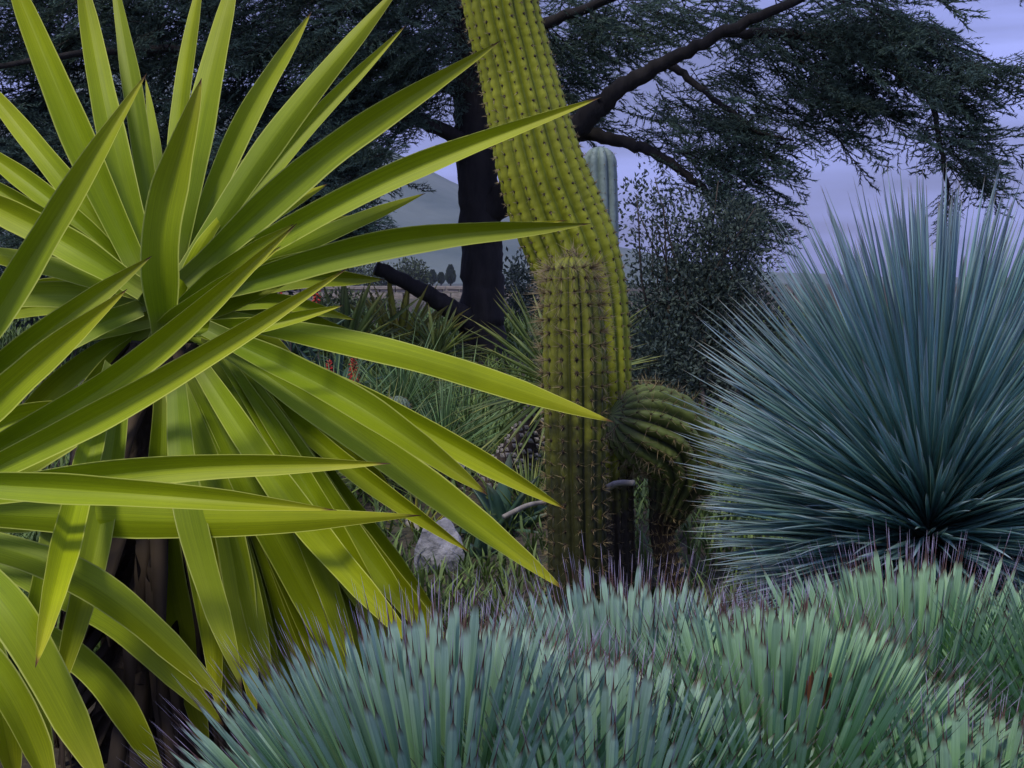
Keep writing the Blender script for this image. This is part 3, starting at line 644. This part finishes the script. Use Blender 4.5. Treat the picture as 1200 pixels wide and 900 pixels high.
def E(px, py, d, rx, ry, rz, wgt): return (*P(px, py, d), pxr(rx, d), rz, pxr(ry, d), wgt)
leafy('dark_shrub', 'dense dark grey-green shrub between the cacti and the blue yucca', 'shrub', P(800, 500, SD),
      [E(790, 360, SD, 75, 70, .35, 3), E(840, 320, SD, 60, 70, .35, 2.4), E(770, 430, SD - .2, 70, 60, .3, 2.4), E(860, 400, SD - .1, 60, 80, .3, 2.5), E(800, 480, SD - .2, 90, 60, .3, 2.2), E(790, 270, SD, 70, 55, .3, .55), E(860, 270, SD, 40, 40, .3, .8), E(760, 240, SD, 40, 50, .3, .2), E(930, 420, SD, 80, 70, .3, 1.2)],
      24000, .026, M['shrub'], 40, .5, .5, .012)

# ------------------------------------------------------------------ garden behind
def grot(name, label, cat, centre, n, L, W, e0, e1, mat, dr=(.0, .1), fold=.4, maxobj=300, jit=.08, prof=None, group=None, stem=None, sj=.12):
    prof = prof or [(0, 1), (.3, 1), (.7, .75), (.93, .3), (1, .03)]
    T = [leaf_template('g', L, W, mat, prof, 8, fold, W * .15, x) for x in np.linspace(dr[0], dr[1], 3)]
    d = dome(n, e0, e1, jit); sc = np.stack([rng.uniform(.85, 1.15, n), rng.normal(1, sj, n)], -1)
    return rosette(name, label, cat, centre, d, mat, T, sc, L * .04, L * .06, maxobj, .3, stem, group)
# leaning yucca with a scaly trunk, behind the cactus
q0 = P(548, 640, 4.7); q0[2] = gz(q0[0], q0[1]) - .03
q1 = P(655, 455, 4.7)
TD = 4.7
def on_ground(px, py, d):
    q = P(px, py, d); return q
ly = thing('leaning_yucca', 'small yucca on a leaning trunk patterned with pale leaf scars', 'yucca', q0)
tc_ = catmull([q0, P(545, 600, TD), P(585, 560, TD), P(618, 515, TD), q1], 50)
V, F3, F4 = tube(tc_, np.linspace(pxr(24, TD), pxr(19, TD), 50), 18, True, .03)
tr_ = link('trunk', mesh_np('scar_trunk', V - q0, [F3, F4], M['corkbark'], .5, 0, .3), ly)
t_, a_, b_ = frames(tc_)
lozenge = np.array([(-.5, 0, 0), (0, -.5, 0), (.5, 0, 0), (0, .5, 0), (0, .1, .45), (0, -.1, .3)])
lm = mesh_np('leaf_scar', lozenge, np.array([(0, 1, 5), (1, 2, 5), (2, 4, 5), (0, 5, 4), (2, 3, 4), (3, 0, 4)]), M['scar'], .5, 0, 0.0, False)
for k in range(34):
    s = 3 + k * 1.36; i = int(s); r = pxr(22, TD)
    for j in range(11):
        ang = 2 * math.pi * (j + .5 * (k % 2)) / 11; o_ = a_[i] * math.cos(ang) + b_[i] * math.sin(ang)
        if o_[1] > .25: continue
        mm = np.eye(4); x = np.cross(t_[i], o_); h = .027 * random.uniform(.85, 1.1)
        mm[:3, 0] = x * h; mm[:3, 1] = t_[i] * h * .62; mm[:3, 2] = o_ * h * .8; mm[:3, 3] = tc_[i] + o_ * r * .97 - q0
        link('leaf_scar', lm, ly, Matrix(mm.tolist()))
prof_l = [(0, 1), (.4, 1), (.8, .7), (1, .03)]
TL = [leaf_template('l', .36, .012, M['midgreen'], prof_l, 8, .4, .0015, x) for x in (.02, .10, .18)]
dl = dome(170, -45, 80, .1); lmesh = [mesh_np('leaf', T_[0], T_[1], M['midgreen'], T_[2], T_[3], 0.0) for T_ in TL]
for d_ in dl:
    if d_[1] > .75: continue
    s = rng.normal(1, .12); mw = aim(d_, rng.normal() * .4, (1, 1, s), q1 - q0 + d_ * .02); link('leaf', lmesh[int(rng.integers(3))], ly, Matrix(mw.tolist()))

# fine-leaved plants below and behind
FIN = [(470, 490, 5.6, .32, 'greygreen', 240, 'fine grey-green grassy rosette beside the red aloe flower'), (545, 520, 6.0, .32, 'greygreen', 240, 'fine grey-green grassy rosette at the foot of the cedar'),
       (520, 540, 5.0, .30, 'greygreen', 200, 'low fine grassy rosette left of the scarred trunk'), (620, 620, 4.4, .24, 'midgreen', 150, 'small green grassy rosette beside the young cactus stem'), (445, 560, 4.6, .30, 'midgreen', 180, 'green grassy rosette behind the hanging yucca leaves'),
       (640, 580, 5.4, .30, 'greygreen', 160, 'grey-green grassy rosette right behind the young cactus stem'), (390, 520, 5.2, .34, 'greygreen', 180, 'grey-green grassy rosette behind the chartreuse leaves'), (300, 560, 4.8, .36, 'midgreen', 160, 'green grassy rosette deep behind the chartreuse leaves')]
for (x, y, d_, L, mt, n, lab) in FIN:
    grot('grassy_rosette', lab, 'plant', P(x, y, d_), n, L, .0065, -5, 86, M[mt], (.0, .25), .3, 300, .15, sj=.18)
# broad aloes, agaves, yellow-green plants
grot('yellow_agave', 'yellow-green spiky plant left of the cedar trunk', 'plant', P(468, 425, 8.8), 60, .50, .05, 8, 86, M['yellowgreen'], (.0, .12), .4)
grot('yellow_agave', 'pale green sword-leaved plant beside the cedar low branch', 'plant', P(405, 425, 8.2), 60, .50, .045, 5, 86, M['midgreen'], (.0, .15), .4)
grot('yellow_agave', 'green arching spiky plant at the cedar trunk base', 'plant', P(512, 425, 8.2), 80, .34, .026, 0, 86, M['midgreen'], (.05, .3), .4)
grot('aloe_plant', 'broad dark green aloe rosette below the scarred trunk', 'aloe', P(585, 632, 4.3), 22, .22, .055, 5, 80, M['aloe'], (.0, .15), .5)
grot('aloe_plant', 'narrow-leaved yellow-green rosette above the pale rock', 'aloe', P(488, 640, 4.3), 34, .15, .012, 8, 86, M['yellowgreen'], (.0, .1), .4)
grot('aloe_plant', 'flat green succulent rosette beside the pale rock', 'aloe', P(560, 665, 4.0), 16, .10, .04, 5, 60, M['aloe'], (.0, .1), .4)
for (x, y, d_, lab) in ((395, 470, 6.2, 'aloe rosette carrying red flower spikes behind the yucca leaves'), (345, 420, 6.8, 'aloe rosette with red flowers deeper among the yucca leaves')):
    grot('aloe_plant', lab, 'aloe', P(x, y, d_), 30, .30, .035, 0, 80, M['aloe'], (.0, .2), .5)
def flower(px, py, d, hpx, foot, lab):
    """a red aloe flower spike: stalk and overlapping drooping tube florets"""
    top = P(px, py, d); base = P(px + 3, foot, d + .05); base[2] = min(base[2], top[2] - .2)
    g = gz(base[0], base[1]); base[2] = g - .02
    th = thing('aloe_flower', lab, 'flower', base)
    V, F3, F4 = tube(catmull([base, (base + top) / 2 + np.array((.01, 0, 0)), top], 10), np.linspace(.008, .004, 10), 6)
    link('stalk', mesh_np('stalk', V - base, [F3, F4], M['stem'], .5, 0, .5), th)
    H = pxr(hpx, d); fv, fF3, fF4 = tube(np.array([(0, 0, 0), (0, 0, .35), (0, 0, .75), (0, 0, 1.0)]), np.array((.10, .17, .15, .04)), 5)
    fl = mesh_np('floret', fv, [fF3, fF4], M['flower'], np.clip(fv[:, 2], 0, 1), 0, 0.0)
    for k in range(54):
        u = (k + .5) / 54; ang = k * 2.4; rr = .002; dd = np.array((math.cos(ang), math.sin(ang), -1.0 + 2.2 * u ** 2)); l = .042 * (1 - .65 * u)
        link('floret', fl, th, Matrix(aim(dd, 0, (l,) * 3, top - base + np.array((0, 0, -H + H * u))).tolist()))
flower(415, 418, 5.6, 34, 600, 'small bright red flower spike standing just above a yucca leaf')
flower(386, 424, 5.8, 30, 600, 'thin red flower spike left of the bright red one')
flower(370, 318, 6.4, 62, 600, 'tall dull red flower spike between the chartreuse leaves')
flower(328, 322, 6.6, 50, 600, 'dull red flower spike partly hidden by folded yucca leaves')
flower(338, 362, 6.3, 24, 600, 'short red flower spike peeping through the yucca fan')
# rock, tussock, ball cactus, dead sticks
def rock(px, py, d, wpx, hpx, lab):
    c = P(px, py, d); c[2] = max(c[2], gz(c[0], c[1]) + pxr(hpx, d) * .3)
    import bmesh
    bm = bmesh.new(); bmesh.ops.create_icosphere(bm, subdivisions=4, radius=1)
    r = np.random.default_rng(int(px)); pl = unit(r.normal(size=(16, 3))); off = r.uniform(.62, .92, 16); ph = r.uniform(0, 6, (4, 3))
    for v in bm.verts:
        p_ = np.array(v.co)
        s = min(1.0, min(o_ / max(1e-3, p_ @ n_) if p_ @ n_ > .05 else 9 for n_, o_ in zip(pl, off)))
        s *= 1 + .05 * math.sin(p_[0] * 7 + ph[0, 0]) * math.sin(p_[2] * 8 + ph[0, 1]) + .03 * math.sin(p_[1] * 17 + ph[1, 0]) * math.sin(p_[0] * 15 + p_[2] * 13)
        v.co = Vector(p_ * s) * 1.0
        v.co.x *= pxr(wpx, d) * .62; v.co.y *= pxr(wpx, d) * .5; v.co.z *= pxr(hpx, d) * .75
    me = bpy.data.meshes.new('rock'); bm.to_mesh(me); bm.free(); me.materials.append(M['rock'])
    o = link('rock', me); o.location = c; tag(o, lab, 'rock')
rock(516, 690, 3.9, 56, 62, 'jagged pale grey limestone rock beside the yucca leaf tips')
rock(545, 600, 4.9, 30, 18, 'small grey stone behind the pale rock')
grot('brown_tussock', 'round brown-green tussock of fine drooping blades at the cactus foot', 'grass tussock', P(603, 722, 3.75), 300, .14, .004, 2, 88, M['tussock'], (.1, .5), .2, 300, .2)
grot('brown_tussock', 'greenish tussock of fine blades behind the brown one', 'grass tussock', P(640, 700, 4.1), 200, .16, .005, 2, 88, M['midgreen'], (.1, .5), .2, 300, .2)
bq = P(466, 500, 5.0); bq[2] -= .02
ball = thing('ball_cactus', 'small pale green round cactus among fine grassy leaves', 'cactus', bq)
add_stem(ball, bq, 'body', M['cactus_ball'], cactus_stem([bq, P(466, 485, 5.0), P(466, 464, 5.0)], [pxr(14, 5), pxr(15, 5), pxr(15, 5)], 16, .12, M['cactus_ball'], .006, .012, nsp=2, areole=.002))
def stick(a, b, r, lab):
    c = catmull([a, (a + b) / 2 + np.array((0, 0, .012)), b], 12); V, F3, F4 = tube(c, np.linspace(r, r * .8, 12), 10, True, .04)
    o = tag(link('dead_stick', mesh_np('dead_stick', V - a, [F3, F4], M['deadwood'], .5, 0, .5)), lab, 'stick'); o.location = a
stick(P(590, 606, 3.9), P(648, 588, 4.0), .0075, 'pale broken stick leaning against the young cactus stem')
stick(P(700, 580, 3.42), P(743, 566, 3.36), .009, 'pale curved stick stub beside the dark cactus foot')
stick(P(478, 612, 4.3), P(500, 640, 4.2), .012, 'grey dead stem above the pale rock')

# green undergrowth: blades and small leaves over the bank (nobody could count them)
bag = Bag(); tb = np.linspace(0, 1, 4)
for k in range(40000):
    y = 2.9 + rng.random() ** 1.9 * 11; x = rng.uniform(-.55, .5) * y
    if rng.random() < .3 and abs(math.sin(x * 3.1 + y * 2.2)) < .4: continue
    L = rng.uniform(.05, .16) * (1 + .5 * math.sin(x * 2 + y * 1.3)) * (1 + y * .05); a = rng.uniform(0, 6.28); ln = rng.uniform(.1, .9)
    d = np.array((math.cos(a) * ln, math.sin(a) * ln, 1)); q = np.array((x, y, gz(x, y) - .005))
    wv = np.array((-math.sin(a), math.cos(a), 0)) * (.0018 + .0006 * y)
    q1_ = q + d * L * .55; q2 = q + d * L * np.array((1.25, 1.25, .85))
    bag.add(np.array([q - wv, q + wv, q1_ - wv * .8, q1_ + wv * .8, q2]), [(2, 3, 4)], [(0, 1, 3, 2)], np.array((0, 0, .5, .5, 1)), 0, rng.random())
tag(link('undergrowth', bag.mesh('undergrowth', M['grass'])), 'low green undergrowth covering the garden bank', 'grass', kind='stuff')

for (x, y, d_, rx, ry, lab) in ((470, 610, 4.9, 46, 30, 'low green leafy cushion between the hanging leaves and the pale rock'), (555, 590, 5.1, 40, 26, 'low green leafy cushion left of the scarred trunk foot'), (440, 690, 4.2, 44, 36, 'leafy green cushion just behind the hanging leaf tips'), (640, 655, 4.2, 34, 26, 'small leafy cushion left of the young cactus stem foot'), (575, 660, 4.4, 34, 20, 'small leafy cushion right of the pale rock')):
    leafy('leafy_cushion', lab, 'plant', P(x, y, d_), [E(x, y, d_, rx, ry, .12, 1)], 1100, .022, M['cushion'], 8, .6, .08, .004)
# bushes at middle distance and far trees, wall
leafy('garden_bush', 'grey-green rounded bush left of the cedar trunk', 'bush', P(505, 400, 16), [E(505, 384, 16, 28, 18, .3, 1), E(490, 392, 16, 20, 14, .3, .6)], 2200, .055, M['greygreen'], 8, .4, .2, .012)
leafy('garden_bush', 'dull green bush beneath the low cedar branch', 'bush', P(440, 395, 18), [E(438, 372, 18, 34, 22, .4, 1), E(400, 365, 18, 34, 26, .4, 1)], 2600, .06, M['far'], 8, .4, .2, .012)
leafy('garden_bush', 'dark green bush behind the cedar trunk', 'bush', P(610, 400, 13), [E(612, 350, 13, 30, 50, .4, 1), E(640, 390, 13, 40, 40, .4, 1)], 3200, .05, M['shrub'], 8, .4, .2, .012)
leafy('garden_bush', 'green bush low behind the left leaves of the yucca', 'bush', P(60, 420, 9), [E(60, 330, 9, 110, 50, .5, 1), E(250, 350, 9, 90, 45, .5, 1)], 4200, .05, M['shrub'], 14, .4, .5, .012)
leafy('garden_bush', 'low dark bush below the pale columnar cactus', 'bush', P(740, 640, 4.6), [E(745, 600, 4.7, 60, 60, .2, 1), E(850, 620, 4.9, 80, 60, .25, 1)], 5000, .026, M['shrub'], 14, .4, .3, .007)
for (x, y, d_, rx, ry, lab) in ((482, 322, 200, 20, 18, 'round olive-green tree far beyond the low wall'), (440, 326, 230, 26, 18, 'broad grey-green tree far off under the branch stub'), (395, 320, 210, 30, 22, 'distant green tree behind the yucca leaf')):
    leafy('distant_tree', lab, 'tree', P(x, 345, d_), [E(x, y, d_, rx, ry, 2.0, 1), E(x + rx * .5, y + 6, d_, rx * .6, ry * .6, 1.6, .5)], 1500, .55, M['far'], 6, .3, .3, .14)
def cypress(px, top, d, wpx, lab, grp):
    b = P(px, 345, d); b[2] = gz(b[0], b[1]); tp = P(px, top, d); H = tp[2] - b[2]; r0 = pxr(wpx, d) / 2
    th = thing('cypress_tree', lab, 'tree', b, grp)
    V, F3, F4 = tube(np.array([(0, 0, -.2), (0, 0, H * .5), (0, 0, H * .9)]), (.16, .1, .03), 6); link('trunk', mesh_np('trunk', V, [F3, F4], M['stem'], .5, 0, 0), th)
    bg_ = Bag(); tm = np.array([(0, 0, 0), (-.2, 0, .5), (.2, 0, .5), (0, 0, 1.0)]); 
    for k in range(900):
        u = rng.random(); r = r0 * np.interp(u, [0, .12, .35, .7, 1], [.5, .9, 1, .65, .05]) * rng.uniform(.4, 1.05); a = rng.uniform(0, 6.28)
        bg_.add(apply(aim((math.cos(a) * .4, math.sin(a) * .4, 1), rng.uniform(0, 6), (.7, .7, .8), (r * math.cos(a), r * math.sin(a), .3 + u * (H - .6))), tm), [(0, 1, 3), (0, 3, 2)], None, np.array((0, .5, .5, 1)), 0, rng.random())
    tag(link('crown', bg_.mesh('cypress_crown', M['cypress'], smooth=False), th), kind='stuff')
for k, (x, tp, d_, wd) in enumerate(((507, 318, 260, 9), (517, 321, 270, 8), (528, 312, 250, 10), (603, 316, 260, 10))):
    cypress(x, tp, d_, wd, ('slender dark cypress far off, first of three beside the round tree', 'shortest dark cypress far off, between two taller ones', 'tallest far cypress, right beside the cedar trunk', 'slender dark cypress far off between cedar trunk and leaning cactus')[k], 'distant cypresses')
# low pale wall across the field: a coping and courses of blocks
wl = thing('garden_wall', 'low pale stone wall far across the field', 'wall', (P(490, 350, 45)[0], P(490, 350, 45)[1], gz(0, 45) - .05))
wb = np.array(wl.location)
import bmesh
bm = bmesh.new(); bmesh.ops.create_cube(bm, size=1); bmesh.ops.bevel(bm, geom=bm.edges[:], offset=.05, segments=1, affect='EDGES'); blk = bpy.data.meshes.new('block'); bm.to_mesh(blk); bm.free(); blk.materials.append(M['stone'])
for row in range(2):
    for k in range(22):
        link('stone_block', blk, wl, Matrix.LocRotScale(Vector((-5.2 + k * .5 + .25 * row, random.uniform(-.02, .02), .12 + row * .215)), None, Vector((.47, .4, .2))))
for k in range(14):
    link('coping_stone', blk, wl, Matrix.LocRotScale(Vector((-5.1 + k * .8, 0, .385)), None, Vector((.78, .5, .10))))

# ------------------------------------------------------------------ the air
m = bpy.data.materials.new('haze_air'); m.use_nodes = True; t = m.node_tree; t.nodes.clear()
o = N(t, 'ShaderNodeOutputMaterial'); v = N(t, 'ShaderNodeVolumePrincipled'); v.inputs['Color'].default_value = (.74, .80, .97, 1); v.inputs['Density'].default_value = .00022
t.links.new(v.outputs[0], o.inputs['Volume'])
hx, y0, y1, z0, z1 = 3100, -80, 3100, -12, 262
HV = np.array([(x, y, z) for x in (-hx, hx) for y in (y0, y1) for z in (z0, z1)], float)
hz = mesh_np('haze', HV, np.array([(0, 1, 3, 2), (4, 6, 7, 5), (0, 4, 5, 1), (2, 3, 7, 6), (0, 2, 6, 4), (1, 5, 7, 3)]), m, smooth=False)
tag(link('haze', hz), 'thin lavender haze over the valley', kind='stuff')
